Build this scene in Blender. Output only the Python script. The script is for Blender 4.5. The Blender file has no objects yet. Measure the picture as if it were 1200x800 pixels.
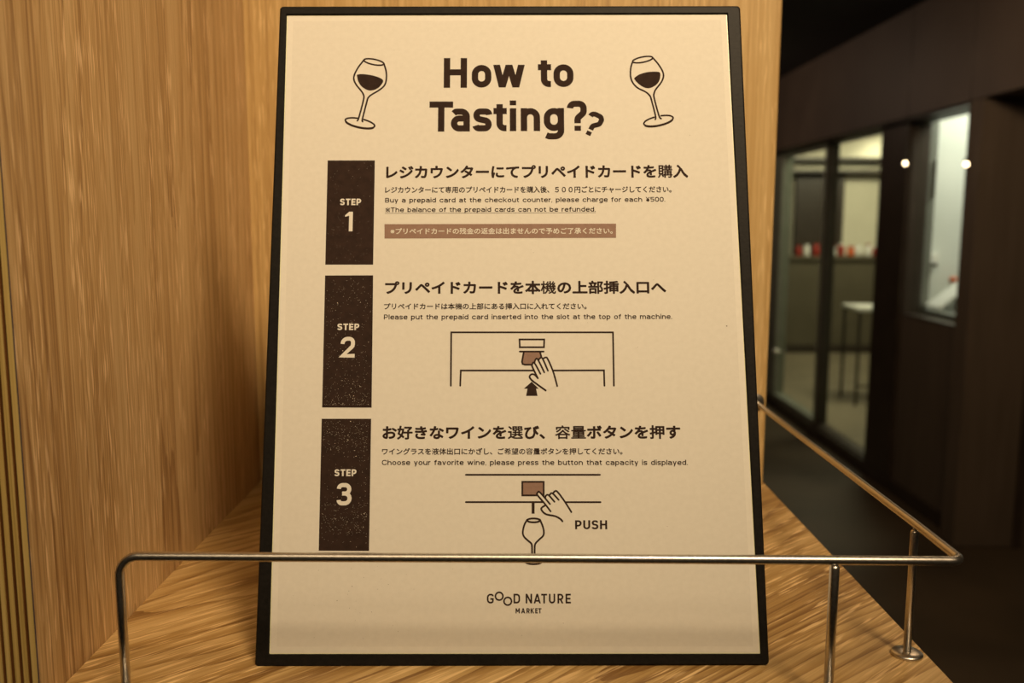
import bpy, bmesh, math, random
from mathutils import Vector, Matrix, Quaternion
C = bpy.context.scene.collection
SC = bpy.context.scene
random.seed(7)

# ------------------------------------------------------------------ camera
# metres; floor z=0, the shelf top lies at z=SHELF, camera looks along +y
CAM_H = 1.5
SHELF = CAM_H - 0.18856
cam = bpy.data.cameras.new('camera'); camo = bpy.data.objects.new('camera', cam); C.objects.link(camo)
cam.sensor_width = 36.0; cam.lens = 36.0 * 1052.03 / 1200.0
cam.clip_start = 0.01; cam.clip_end = 60
pitch, roll, yaw = 0.13556, 0.0018, -0.00175
F = Vector((math.sin(yaw) * math.cos(pitch), math.cos(yaw) * math.cos(pitch), -math.sin(pitch)))
R = Vector((math.cos(yaw), -math.sin(yaw), 0)); U = R.cross(F)
R2 = R * math.cos(roll) + U * math.sin(roll); U2 = U * math.cos(roll) - R * math.sin(roll)
camo.matrix_world = Matrix(((R2.x, U2.x, -F.x, 0), (R2.y, U2.y, -F.y, 0), (R2.z, U2.z, -F.z, CAM_H), (0, 0, 0, 1)))
cam.dof.use_dof = True; cam.dof.focus_distance = 0.40; cam.dof.aperture_fstop = cam.lens / 3.3
SC.camera = camo
SC.view_settings.view_transform = 'Standard'; SC.view_settings.look = 'None'
SC.view_settings.gamma = 1.0; SC.view_settings.use_curve_mapping = False
SC.view_settings.exposure = 0.0

# ------------------------------------------------------------------ world and lamps
wd = bpy.data.worlds.new('world'); SC.world = wd; wd.use_nodes = True
wd.node_tree.nodes['Background'].inputs[0].default_value = (1, .72, .45, 1)
wd.node_tree.nodes['Background'].inputs[1].default_value = 0.012
def lamp(kind, name, loc, target, power, color, **kw):
    l = bpy.data.lights.new(name, kind); l.energy = power; l.color = color
    for k, v in kw.items(): setattr(l, k, v)
    o = bpy.data.objects.new(name, l); C.objects.link(o); o.location = loc
    d = Vector(target) - Vector(loc); o.rotation_euler = d.to_track_quat('-Z', 'Y').to_euler()
    return o
WARM = (1, .745, .455)
# ceiling spotlight of the shop aimed at the shelf (it throws the sign's shadow on the left side panel)
lamp('SPOT', 'ceiling_and_fill_spot', (.385, -.34, 2.47), (.03, .50, SHELF + .27), 51, WARM, spot_size=math.radians(40), spot_blend=.8, shadow_soft_size=.15)
lamp('SPOT', 'ceiling_and_fill_spot', (-.72, -.86, 2.45), (.05, .5, SHELF + .2), 4, WARM, spot_size=math.radians(30), spot_blend=.8, shadow_soft_size=.09)  # unseen fill spot added to soften the sign's shadow
lamp('SPOT', 'added_top_fill_spot', (.26, -.02, SHELF + .80), (-.10, .50, SHELF + .36), 8.8, WARM, spot_size=math.radians(75), spot_blend=1, shadow_soft_size=.09)  # unseen spot added to brighten the upper sign and niche walls
lamp('AREA', 'added_fill_panel', (0, -.5, 2.5), (0, .4, SHELF), 1.35, WARM, shape='RECTANGLE', size=1.1, size_y=.5, spread=math.radians(80))  # unseen soft panel added as ambient fill and for the rail highlights
# the rooms behind the glass
lamp('AREA', 'dining_ceiling_light', (3.9, 9.2, 2.55), (3.9, 10.4, 1.2), 62, (1, .90, .66), shape='RECTANGLE', size=1.6, size_y=.5)
lamp('AREA', 'dining_ceiling_light', (3.0, 6.9, 2.55), (3.0, 6.9, 0), 44, (1, .92, .70), shape='RECTANGLE', size=.8, size_y=.8)
lamp('SPOT', 'wall_washer', (4.25, 10.3, 2.5), (4.3, 10.7, 1.9), 24, (1, .93, .72), spot_size=math.radians(110), spot_blend=1, shadow_soft_size=.05)
lamp('AREA', 'passage_fill_light', (.6, 6.4, 2.5), (2.1, 7.0, 2.0), 12.0, (1, .70, .50), shape='RECTANGLE', size=.6, size_y=.6)  # unseen light added to lift the far fascia
lamp('AREA', 'pantry_ceiling_light', (2.7, 4.5, 2.5), (2.5, 4.8, 0.6), 29, (1, .98, .90), shape='RECTANGLE', size=.6, size_y=.4)
lamp('AREA', 'passage_fill_light', (.9, 3.2, 2.5), (2.3, 4.6, 1.9), 10.0, (1, .70, .48), shape='RECTANGLE', size=.5, size_y=.5)  # unseen light added to lift the pillar and near fascia
lamp('AREA', 'passage_fill_light', (1.1, 1.9, 2.55), (1.7, 3.2, 0), 34.0, (1, .66, .36), shape='RECTANGLE', size=.5, size_y=.5)  # unseen light added to brighten the passage floor

# ------------------------------------------------------------------ helpers
def tag(o, label=None, cat=None, group=None, kind=None):
    if label: o['label'] = label
    if cat: o['category'] = cat
    if group: o['group'] = group
    if kind: o['kind'] = kind
    return o
def empty(name, loc=(0, 0, 0)):
    o = bpy.data.objects.new(name, None); C.objects.link(o); o.location = loc; o.empty_display_size = .05
    return o
def link(name, me, mat, parent=None):
    if mat and not me.materials: me.materials.append(mat)
    o = bpy.data.objects.new(name, me); C.objects.link(o)
    if parent: o.parent = parent
    return o
def box_bm(bm, a, b, M=None):
    x0, y0, z0 = a; x1, y1, z1 = b
    v = [bm.verts.new(q) for q in ((x0, y0, z0), (x1, y0, z0), (x1, y1, z0), (x0, y1, z0), (x0, y0, z1), (x1, y0, z1), (x1, y1, z1), (x0, y1, z1))]
    for f in ((3, 2, 1, 0), (4, 5, 6, 7), (0, 1, 5, 4), (1, 2, 6, 5), (2, 3, 7, 6), (3, 0, 4, 7)): bm.faces.new([v[i] for i in f])
    if M: bmesh.ops.transform(bm, matrix=M, verts=v)
    return v
def finish(name, bm, mat, parent=None, bevel=0, seg=2, smooth=False):
    if bevel: bmesh.ops.bevel(bm, geom=list(bm.edges), offset=bevel, segments=seg, affect='EDGES', clamp_overlap=True)
    me = bpy.data.meshes.new(name); bm.to_mesh(me); bm.free()
    if smooth: me.polygons.foreach_set('use_smooth', [True] * len(me.polygons))
    return link(name, me, mat, parent)
def box(name, a, b, mat, parent=None, bevel=0, seg=2):
    bm = bmesh.new(); box_bm(bm, a, b); return finish(name, bm, mat, parent, bevel, seg)
def tube_bm(bm, pts, r, n=16, cap=True):
    pts = [Vector(q) for q in pts]; rings = []; t0 = (pts[1] - pts[0]).normalized()
    x = t0.orthogonal().normalized(); prev = t0
    for i, q in enumerate(pts):
        t = (pts[min(i + 1, len(pts) - 1)] - pts[max(i - 1, 0)]).normalized()
        x = prev.rotation_difference(t) @ x; prev = t; y = t.cross(x)
        rr = r[i] if isinstance(r, (list, tuple)) else r
        rings.append([bm.verts.new(q + (x * math.cos(a) + y * math.sin(a)) * rr) for a in [2 * math.pi * k / n for k in range(n)]])
    for a, b in zip(rings, rings[1:]):
        for k in range(n): bm.faces.new((a[k], a[(k + 1) % n], b[(k + 1) % n], b[k]))
    if cap: bm.faces.new(rings[0][::-1]); bm.faces.new(rings[-1])
def tube(name, pts, r, mat, parent=None, n=16):
    bm = bmesh.new(); tube_bm(bm, pts, r, n); return finish(name, bm, mat, parent, smooth=True)
def lathe(name, prof, mat, parent=None, n=24, loc=(0, 0, 0)):
    pts = [(loc[0], loc[1], loc[2] + z + i * 1e-7) for i, (r, z) in enumerate(prof)]
    bm = bmesh.new(); rings = []
    for r, z in prof:
        rings.append([bm.verts.new((loc[0] + r * math.cos(2 * math.pi * k / n), loc[1] + r * math.sin(2 * math.pi * k / n), loc[2] + z)) for k in range(n)])
    for a, b in zip(rings, rings[1:]):
        for k in range(n): bm.faces.new((a[k], a[(k + 1) % n], b[(k + 1) % n], b[k]))
    bm.faces.new(rings[0][::-1]); bm.faces.new(rings[-1])
    return finish(name, bm, mat, parent, smooth=True)

# ------------------------------------------------------------------ materials
def mat(name, col, rough=.5, metal=0, **kw):
    m = bpy.data.materials.new(name); m.use_nodes = True; b = m.node_tree.nodes['Principled BSDF']
    b.inputs['Base Color'].default_value = (*col, 1); b.inputs['Roughness'].default_value = rough; b.inputs['Metallic'].default_value = metal
    for k, v in kw.items(): b.inputs[k.replace('_', ' ')].default_value = v
    return m
def mottled(name, c0, c1, scale, rough=.6, metal=0, detail=4, bump=0, rough_var=0, stretch=(1, 1, 1), **kw):
    m = mat(name, c0, rough, metal, **kw); t = m.node_tree; N = t.nodes; L = t.links; b = N['Principled BSDF']
    tc = N.new('ShaderNodeTexCoord'); mp = N.new('ShaderNodeMapping'); mp.inputs['Scale'].default_value = stretch
    no = N.new('ShaderNodeTexNoise'); no.inputs['Scale'].default_value = scale; no.inputs['Detail'].default_value = detail
    rp = N.new('ShaderNodeValToRGB'); rp.color_ramp.elements[0].position = .3; rp.color_ramp.elements[1].position = .7
    rp.color_ramp.elements[0].color = (*c0, 1); rp.color_ramp.elements[1].color = (*c1, 1)
    L.new(tc.outputs['Object'], mp.inputs['Vector']); L.new(mp.outputs[0], no.inputs['Vector']); L.new(no.outputs['Fac'], rp.inputs['Fac']); L.new(rp.outputs[0], b.inputs['Base Color'])
    if bump:
        bp = N.new('ShaderNodeBump'); bp.inputs['Strength'].default_value = bump; bp.inputs['Distance'].default_value = .0005
        L.new(no.outputs['Fac'], bp.inputs['Height']); L.new(bp.outputs[0], b.inputs['Normal'])
    if rough_var:
        mr = N.new('ShaderNodeMapRange'); mr.inputs['To Min'].default_value = rough - rough_var; mr.inputs['To Max'].default_value = rough + rough_var
        L.new(no.outputs['Fac'], mr.inputs['Value']); L.new(mr.outputs[0], b.inputs['Roughness'])
    return m
def wood(name, along, across, dark, mid, light, seed=0, rings=26, fscale=9.0, lscale=1.3, pore=.5, rough=.42, fa=1.7, ra=.36, lin=110):
    '''laminate timber: growth rings are contour lines of a noise stretched along the grain, with fine streaks and short pale pores'''
    m = mat(name, mid, rough); t = m.node_tree; N = t.nodes; L = t.links; b = N['Principled BSDF']
    tc = N.new('ShaderNodeTexCoord')
    def dot(v):
        d = N.new('ShaderNodeVectorMath'); d.operation = 'DOT_PRODUCT'; d.inputs[1].default_value = v; L.new(tc.outputs['Object'], d.inputs[0]); return d.outputs['Value']
    al, ac = dot(along), dot(across)
    def mth(op, a, b_=None, c=None):
        n = N.new('ShaderNodeMath'); n.operation = op
        for i, q in enumerate((a, b_, c)):
            if q is None: continue
            if isinstance(q, (int, float)): n.inputs[i].default_value = q
            else: L.new(q, n.inputs[i])
        return n.outputs[0]
    def noise(sa, sl, z, detail=2, rgh=.5, off=None):
        cv = N.new('ShaderNodeCombineXYZ'); L.new(mth('MULTIPLY', off if off else ac, sa), cv.inputs[0]); L.new(mth('MULTIPLY', al, sl), cv.inputs[1]); cv.inputs[2].default_value = z + seed
        n = N.new('ShaderNodeTexNoise'); n.inputs['Scale'].default_value = 1; n.inputs['Detail'].default_value = detail; n.inputs['Roughness'].default_value = rgh
        L.new(cv.outputs[0], n.inputs['Vector']); return n.outputs['Fac']
    field = noise(fscale, lscale, 0, 2.0, .45)
    wob = noise(110, 7, 3, 2)
    ph = mth('ADD', mth('ADD', mth('MULTIPLY', field, rings), mth('MULTIPLY', ac, lin)), mth('MULTIPLY', wob, .55))
    saw = mth('FRACT', ph)
    ring = mth('POWER', saw, 2.6)                      # soft start, hard late-wood edge
    broad = noise(16, .7, 11, 2)
    fine = noise(900, 5, 5, 3, .7)
    fine2 = noise(1500, 30, 7, 2, .6)
    f = mth('ADD', mth('MULTIPLY', ring, -ra), mth('MULTIPLY', mth('SUBTRACT', fine, .5), fa))
    f = mth('ADD', f, mth('MULTIPLY', mth('SUBTRACT', broad, .5), 1.1))
    f = mth('ADD', f, mth('MULTIPLY', mth('SUBTRACT', fine2, .5), .45))
    f = mth('ADD', f, mth('MULTIPLY', mth('SUBTRACT', noise(260, 1.6, 31, 2), .5), 1.0))
    f = mth('ADD', f, .66)
    rp = N.new('ShaderNodeValToRGB'); e = rp.color_ramp.elements
    e[0].position = .05; e[0].color = (*dark, 1); e[1].position = .95; e[1].color = (*light, 1); k = e.new(.5); k.color = (*mid, 1)
    L.new(f, rp.inputs['Fac'])
    po = noise(850, 48, 9, 1, .4)
    pm = N.new('ShaderNodeMapRange'); pm.inputs['From Min'].default_value = .56; pm.inputs['From Max'].default_value = .68; pm.inputs['To Max'].default_value = pore
    L.new(po, pm.inputs['Value'])
    dens = N.new('ShaderNodeMapRange'); dens.inputs['From Min'].default_value = .35; dens.inputs['From Max'].default_value = .6; L.new(noise(60, 5, 21, 2), dens.inputs['Value'])
    mx = N.new('ShaderNodeMix'); mx.data_type = 'RGBA'; L.new(mth('MULTIPLY', pm.outputs[0], dens.outputs[0]), mx.inputs[0]); L.new(rp.outputs[0], mx.inputs[6])
    mx.inputs[7].default_value = (min(1, light[0] * 1.45), min(1, light[1] * 1.5), min(1, light[2] * 1.7), 1)
    L.new(mx.outputs[2], b.inputs['Base Color'])
    bp = N.new('ShaderNodeBump'); bp.inputs['Strength'].default_value = .25; bp.inputs['Distance'].default_value = .0003
    L.new(mth('ADD', fine, mth('MULTIPLY', ring, -.4)), bp.inputs['Height']); L.new(bp.outputs[0], b.inputs['Normal'])
    return m
GA = math.radians(48.6)
w_side = wood('oak_side', (0, 0, 1), (0, 1, 0), (.29, .155, .060), (.52, .325, .142), (.66, .46, .235), seed=2.3, rings=34, fscale=5, lscale=.6, pore=.8, fa=1.9, ra=.38, lin=55)
w_back = wood('oak_back', (0, 0, 1), (1, 0, 0), (.36, .205, .068), (.58, .375, .145), (.70, .49, .22), seed=7.1, rings=6, fscale=8, lscale=.4, pore=.5, fa=1.5, ra=.2)
w_shelf = wood('oak_shelf', (math.sin(GA), math.cos(GA), 0), (math.cos(GA), -math.sin(GA), 0), (.22, .112, .032), (.41, .25, .084), (.60, .41, .18), seed=4.6, rings=40, fscale=6, lscale=1.1, pore=.9, fa=1.0, ra=.6, lin=55)
ply_light = wood('plywood_light', (0, 0, 1), (1, 0, 0), (.40, .27, .075), (.56, .39, .12), (.66, .48, .18), seed=1, rings=3, pore=.1)
ply_dark = wood('plywood_dark', (0, 0, 1), (1, 0, 0), (.055, .018, .004), (.10, .036, .008), (.15, .06, .015), seed=3, rings=3, pore=.1)
seam = mat('laminate_seam', (.055, .04, .06), .6)
steel = mottled('brushed_steel', (.60, .56, .50), (.70, .66, .60), 900, .33, 1, 2, rough_var=.05)
frame_black = mottled('black_frame', (.008, .007, .006), (.014, .012, .010), 700, .5, 0, 3, bump=.15, Specular_IOR_Level=.13)
paper_card = mottled('card_margin', (.78, .75, .67), (.82, .79, .71), 350, .8, detail=5)
paper = mottled('poster_paper', (.735, .705, .63), (.775, .745, .67), 420, .85, detail=6)
lip = mat('cover_edge', (.92, .90, .62), .3)  # bright colour stands in for the cover edge catching light
ink = mottled('brown_ink', (.027, .015, .011), (.040, .022, .016), 300, .8, Specular_IOR_Level=.15)
tint = mottled('brown_tint', (.26, .155, .112), (.30, .18, .132), 500, .7)
cream = mat('unprinted_paper', (.76, .73, .655), .8)
dust_m = mat('pale_dust', (.80, .72, .60), .9)
spot_m = mat('dark_speck', (.10, .06, .03), .9)

# ------------------------------------------------------------------ poster layout (millimetres on the face of the sign: right, up)
OPENING = [(-103.67, 5.16), (106.05, 4.51), (103.2, 296.99), (-106.15, 296.72)]
BARS = [[(-84.56, 175.25), (-62.79, 175.2), (-62.98, 224.64), (-84.84, 224.68)], [(-84.15, 110.26), (-62.17, 110.12), (-62.69, 170.23), (-84.5, 170.2)], [(-83.86, 48.14), (-62.02, 47.96), (-62.26, 105.2), (-84.19, 105.26)]]
NOTICE = [(-57.84, 187.42), (48.07, 187.51), (48.21, 194.2), (-57.97, 194.19)]
JAPANESE = [('レジカウンターにてプリペイドカードを購入', (-57.68, 215.66), (82.06, 215.93), 6.57, 0.48), ('レジカウンターにて専用のプリペイドカードを購入後、５００円ごとにチャージしてください。', (-57.96, 208.87), (74.15, 208.9), 3.19, 0.15),
 ('プリペイドカードを本機の上部挿入口へ', (-57.22, 161.33), (70.34, 161.34), 6.24, 0.48), ('プリペイドカードは本機の上部にある挿入口に入れてください。', (-57.48, 154.37), (34.11, 154.26), 2.98, 0.15),
 ('お好きなワインを選び、容量ボタンを押す', (-57.17, 95.96), (74.76, 95.83), 6.24, 0.48), ('ワイングラスを液体出口にかざし、ご希望の容量ボタンを押してください。', (-57.23, 89.29), (48.92, 89.08), 2.99, 0.15)]
NOTICE_TEXT = ('※プリペイドカードの残金の返金は出ませんので予めご了承ください。', (-55.19, 189.35), (46.58, 189.37), 2.98, 0.12)
ENGLISH = [('Buy a prepaid card at the checkout counter, please charge for each ¥500.', (-57.88, 204.43), (71.07, 204.62), 2.24, 0),
 ('※The balance of the prepaid cards can not be refunded.', (-57.6, 199.89), (38.94, 199.97), 2.23, 0),
 ('Please put the prepaid card inserted into the slot at the top of the machine.', (-57.47, 149.87), (72.59, 149.78), 2.27, 0),
 ('Choose your favorite wine, please press the button that capacity is displayed.', (-57.15, 84.86), (77.61, 84.48), 2.23, 0)]
UNDERLINE = [(-57.9, 199.32), (38.93, 199.45)]
TITLE = [('H', -31.41, -20.48, 260.14, 14.81), ('o', -18.23, -9.02, 260.23, 14.81), ('w', -8.14, 6.73, 260.29, 14.81), ('t', 12.91, 19.12, 260.43, 14.81), ('o', 20.24, 29.63, 260.47, 14.82), ('T', -37.95, -26.9, 238.61, 14.74),
 ('a', -27.89, -19.03, 238.65, 14.75), ('s', -17.4, -8.85, 238.7, 14.75), ('t', -8.02, -1.81, 238.74, 14.76), ('i', -0.38, 2.6, 238.78, 14.75), ('n', 4.71, 13.74, 238.8, 14.76), ('g', 15.49, 24.96, 238.85, 14.76),
 ('?', 26.31, 35.63, 238.9, 14.76)]
SMALL_MARK = (35.95, 236.81, 11.92)
STEPS = [('STEP', (-78.56, 203.22), (-68.91, 203.2), 3.09), ('STEP', (-78.27, 145.09), (-68.48, 145.06), 2.92), ('STEP', (-77.85, 80.09), (-68.26, 80.06), 2.97)]
NUMBERS = [('1', -76.1, -72.55, 190.84, 9.25), ('2', -76.68, -70.26, 132.53, 9.44), ('3', -76.66, -70.14, 67.43, 9.66)]
PUSH = ('PUSH', (27.57, 56.88), (41.56, 56.84), 3.84)
LOGO = [('G', -10.85, -7.91, 25.71, 4.03), ('D', 0.61, 3.44, 25.67, 4.03), ('N', 5.83, 8.62, 25.65, 4.03), ('A', 9.32, 12.33, 25.64, 4.03), ('T', 12.52, 15.09, 25.63, 4.02), ('U', 15.86, 18.58, 25.61, 4.03),
 ('R', 19.57, 22.11, 25.6, 4.03), ('E', 23.03, 25.31, 25.59, 4.03)]
LOGO_SMALL = [('M', 1.48, 3.28, 21.54, 2.13), ('A', 3.9, 5.59, 21.53, 2.13), ('R', 6.17, 7.57, 21.53, 2.13), ('K', 7.94, 9.48, 21.52, 2.13), ('E', 9.92, 11.02, 21.51, 2.13), ('T', 11.24, 12.63, 21.51, 2.13)]
LOGO_RINGS = [(-5.56, 28.72), (-1.88, 26.6)]
DRAWINGS = [('wine_glass_drawing',
  [('line', 1, 1, 0.78,
    [(-59.71, 272.09), (-60.0, 271.73), (-60.73, 271.5), (-61.82, 271.43), (-63.16, 271.52), (-64.62, 271.75), (-66.07, 272.12), (-67.35, 272.58), (-68.34, 273.08), (-68.95, 273.58), (-69.12, 274.04), (-68.82, 274.39),
     (-68.09, 274.62), (-67.01, 274.69), (-65.66, 274.61), (-64.2, 274.37), (-62.75, 274.01), (-61.47, 273.55), (-60.48, 273.04), (-59.87, 272.54)]),
   ('line', 0, 1, 0.78, [(-69.2, 273.92), (-71.64, 270.46), (-73.32, 267.0), (-73.61, 264.35), (-72.44, 261.7), (-70.13, 258.78), (-68.93, 256.67), (-68.88, 254.3), (-70.83, 245.64), (-71.54, 243.97)]),
   ('line', 0, 1, 0.78, [(-59.62, 272.15), (-58.55, 268.31), (-58.38, 264.59), (-59.17, 261.41), (-61.63, 259.04), (-65.33, 256.67), (-66.8, 255.09), (-67.36, 252.98), (-69.17, 244.85), (-69.05, 243.54)]),
   ('dark', 1, 1, 0.78,
    [(-72.06, 266.74), (-69.56, 267.0), (-65.53, 266.46), (-62.0, 265.39), (-59.97, 264.06), (-60.19, 262.47), (-62.15, 260.09), (-64.88, 258.94), (-67.39, 259.2), (-69.92, 260.9), (-71.48, 263.29), (-72.13, 265.67)]),
   ('line', 0, 1, 0.78,
    [(-68.49, 244.55), (-67.25, 244.14), (-66.12, 243.69), (-65.14, 243.21), (-64.36, 242.71), (-63.81, 242.23), (-63.49, 241.76), (-63.43, 241.34), (-63.63, 240.97), (-64.08, 240.68), (-64.76, 240.47), (-65.65, 240.34),
     (-66.72, 240.32), (-67.91, 240.39), (-69.2, 240.55), (-70.52, 240.8), (-71.84, 241.13), (-73.1, 241.52), (-74.25, 241.96), (-75.25, 242.44), (-76.07, 242.93), (-76.67, 243.43), (-77.03, 243.9), (-77.13, 244.33),
     (-76.97, 244.71), (-76.57, 245.01), (-75.92, 245.24), (-75.07, 245.38), (-74.03, 245.42), (-72.85, 245.37), (-71.57, 245.22)]),
   ('line', 0, 1, 0.8,
    [(-64.05, 240.42), (-64.63, 240.22), (-65.39, 240.09), (-66.3, 240.04), (-67.35, 240.08), (-68.49, 240.19), (-69.69, 240.37), (-70.91, 240.63), (-72.11, 240.95), (-73.24, 241.31), (-74.29, 241.72), (-75.2, 242.15),
     (-75.95, 242.59), (-76.51, 243.03), (-76.87, 243.46)])]),
 ('wine_glass_drawing',
  [('line', 1, 1, 0.78,
    [(67.15, 275.02), (66.98, 274.57), (66.37, 274.07), (65.37, 273.56), (64.08, 273.11), (62.63, 272.75), (61.17, 272.51), (59.82, 272.43), (58.73, 272.51), (58.0, 272.74), (57.7, 273.1), (57.87, 273.55),
     (58.48, 274.05), (59.48, 274.55), (60.77, 275.01), (62.22, 275.37), (63.69, 275.6), (65.04, 275.69), (66.13, 275.61), (66.86, 275.38)]),
   ('line', 0, 1, 0.78, [(57.61, 272.94), (56.68, 269.74), (56.54, 265.48), (57.62, 262.3), (59.82, 259.91), (63.28, 258.05), (65.24, 256.2), (65.94, 254.35), (67.72, 246.19), (67.57, 244.36)]),
   ('line', 0, 1, 0.78, [(67.24, 274.96), (69.67, 271.86), (71.59, 268.39), (72.02, 265.73), (70.93, 262.81), (68.33, 259.36), (67.37, 257.25), (67.36, 254.87), (69.37, 246.19), (70.33, 244.78)]),
   ('dark', 1, 1, 0.78,
    [(58.28, 264.84), (60.48, 266.54), (64.03, 267.71), (67.56, 268.02), (70.31, 267.59), (70.39, 264.93), (69.42, 262.54), (67.36, 260.69), (64.83, 259.79), (62.34, 260.43), (59.88, 262.29), (58.51, 263.99)]),
   ('line', 0, 1, 0.78,
    [(70.35, 246.19), (71.62, 246.32), (72.8, 246.36), (73.84, 246.3), (74.7, 246.15), (75.35, 245.91), (75.77, 245.58), (75.93, 245.19), (75.84, 244.74), (75.5, 244.25), (74.92, 243.75), (74.12, 243.25),
     (73.13, 242.76), (71.99, 242.31), (70.74, 241.91), (69.43, 241.58), (68.1, 241.33), (66.81, 241.17), (65.61, 241.1), (64.53, 241.14), (63.62, 241.27), (62.91, 241.49), (62.43, 241.79), (62.2, 242.16),
     (62.22, 242.6), (62.49, 243.07), (63.01, 243.58), (63.75, 244.08), (64.7, 244.58), (65.8, 245.04), (67.02, 245.45)]),
   ('line', 0, 1, 0.8,
    [(75.68, 244.27), (75.32, 243.83), (74.75, 243.38), (74.0, 242.92), (73.08, 242.48), (72.04, 242.07), (70.9, 241.7), (69.69, 241.38), (68.47, 241.13), (67.27, 240.95), (66.12, 240.85), (65.07, 240.84),
     (64.15, 240.9), (63.38, 241.05), (62.81, 241.26)])]),
 ('card_slot_drawing',
  [('line', 0, 0, 0.78, [(-27.05, 119.8), (-27.03, 143.91), (45.79, 143.72), (45.73, 119.6)]), ('line', 0, 0, 0.78, [(-22.87, 119.79), (-22.64, 126.61), (9.92, 126.53)]),
   ('line', 0, 0, 0.78, [(18.78, 126.5), (41.43, 126.52), (41.5, 119.62)]), ('line', 1, 0, 0.78, [(3.68, 140.6), (14.82, 140.57), (14.66, 137.04), (3.79, 137.07)]),
   ('brown', 1, 0, 0.78, [(5.51, 135.02), (12.96, 135.0), (13.67, 132.39), (10.21, 129.36), (5.69, 129.29), (4.84, 130.16)]), ('line', 0, 0, 0.78, [(3.78, 135.11), (14.47, 135.08)]),
   ('line', 0, 0, 0.78, [(5.59, 135.02), (4.75, 130.46), (5.05, 129.46), (6.12, 129.16), (9.35, 129.15)]), ('line', 0, 0, 0.78, [(12.83, 135.0), (13.5, 132.39)]),
   ('paper', 1, 0, 0.78,
    [(20.42, 119.54), (16.25, 131.86), (15.39, 132.39), (14.53, 132.17), (14.01, 131.87), (13.24, 132.17), (12.29, 131.44), (11.73, 131.61), (10.87, 131.44), (10.43, 130.23), (9.35, 129.45), (9.21, 128.59),
     (11.8, 123.01), (10.6, 124.39), (9.32, 124.95), (8.24, 124.18), (8.45, 122.89), (10.58, 121.07), (15.27, 117.49)]),
   ('line', 0, 1, 0.78, [(11.8, 123.01), (9.34, 128.28), (9.35, 129.37), (10.3, 129.93), (12.97, 125.03)]), ('line', 0, 1, 0.78, [(10.39, 130.23), (10.74, 131.31), (11.82, 131.53), (14.69, 125.67)]),
   ('line', 0, 1, 0.78, [(12.2, 131.27), (12.81, 132.04), (13.93, 131.96), (16.33, 126.4)]), ('line', 0, 1, 0.78, [(14.53, 132.04), (15.39, 132.39), (16.25, 131.73), (18.56, 126.31), (20.42, 119.54)]),
   ('line', 0, 1, 0.78, [(11.8, 123.01), (10.82, 124.17), (9.96, 124.78), (8.89, 124.78), (8.11, 123.84), (8.66, 122.67), (10.37, 121.16), (15.27, 117.58)]),
   ('dark', 1, 0, 0.78, [(9.0, 121.46), (12.19, 118.36), (10.99, 118.36), (11.61, 115.14), (6.48, 115.16), (7.14, 118.37), (5.51, 118.38)])]),
 ('button_drawing',
  [('line', 0, 0, 0.78, [(-20.14, 80.51), (38.78, 80.32)]), ('line', 0, 0, 0.78, [(-20.08, 68.68), (13.53, 68.58)]), ('line', 0, 0, 0.78, [(23.7, 68.51), (38.83, 68.47)]),
   ('brown', 1, 0, 0.78, [(4.64, 77.37), (14.03, 77.34), (13.98, 71.47), (4.61, 71.5)]), ('line', 1, 0, 0.78, [(4.64, 77.37), (14.03, 77.34), (13.98, 71.47), (4.61, 71.5)]),
   ('paper', 1, 0, 0.78,
    [(11.23, 71.76), (11.35, 72.75), (12.36, 72.86), (14.47, 69.98), (14.93, 71.47), (16.17, 71.74), (17.58, 72.57), (19.27, 73.28), (20.22, 72.72), (26.0, 64.27), (22.09, 60.33), (18.88, 62.53), (14.97, 63.37),
     (13.2, 65.13), (13.21, 66.12), (14.73, 67.22)]),
   ('line', 0, 1, 0.78, [(16.94, 64.57), (14.18, 68.16), (11.23, 71.65), (11.35, 72.64), (12.36, 72.75), (16.69, 67.71)]), ('line', 0, 1, 0.78, [(14.64, 70.53), (15.04, 71.41), (16.17, 71.52), (18.66, 68.7)]),
   ('line', 0, 1, 0.78, [(16.62, 71.74), (17.3, 72.4), (18.19, 72.07), (20.52, 69.52)]), ('line', 0, 1, 0.78, [(18.2, 72.51), (18.88, 73.23), (20.0, 73.0), (22.87, 69.23), (26.0, 64.27)]),
   ('line', 0, 1, 0.78, [(14.56, 67.11), (12.98, 66.07), (13.2, 64.86), (14.97, 63.37), (18.88, 62.53), (21.1, 61.37), (22.09, 60.33)]), ('dark', 1, 0, 0.78, [(8.69, 68.45), (9.98, 68.45), (9.94, 63.6), (8.66, 63.61)]),
   ('line', 1, 1, 0.78,
    [(12.27, 60.74), (12.13, 60.49), (11.73, 60.26), (11.11, 60.08), (10.33, 59.97), (9.47, 59.93), (8.61, 59.97), (7.83, 60.09), (7.22, 60.28), (6.82, 60.51), (6.69, 60.76), (6.82, 61.01), (7.22, 61.24), (7.84, 61.42),
     (8.62, 61.54), (9.48, 61.57), (10.35, 61.53), (11.12, 61.41), (11.74, 61.23), (12.13, 61.0)]),
   ('line', 0, 1, 0.78, [(6.69, 61.04), (5.45, 58.85), (4.76, 55.84), (5.2, 53.93), (6.8, 52.29), (8.35, 50.92), (8.73, 49.29), (8.7, 43.87)]),
   ('line', 0, 1, 0.78, [(12.27, 61.02), (13.31, 58.55), (13.91, 56.09), (13.61, 54.18), (11.87, 52.55), (10.3, 50.92), (9.9, 49.29), (9.86, 43.86)]),
   ('line', 0, 1, 0.78,
    [(10.58, 44.23), (11.45, 44.09), (12.16, 43.87), (12.65, 43.61), (12.89, 43.32), (12.85, 43.02), (12.55, 42.73), (11.99, 42.48), (11.23, 42.29), (10.33, 42.17), (9.35, 42.14), (8.37, 42.18), (7.47, 42.31),
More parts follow.
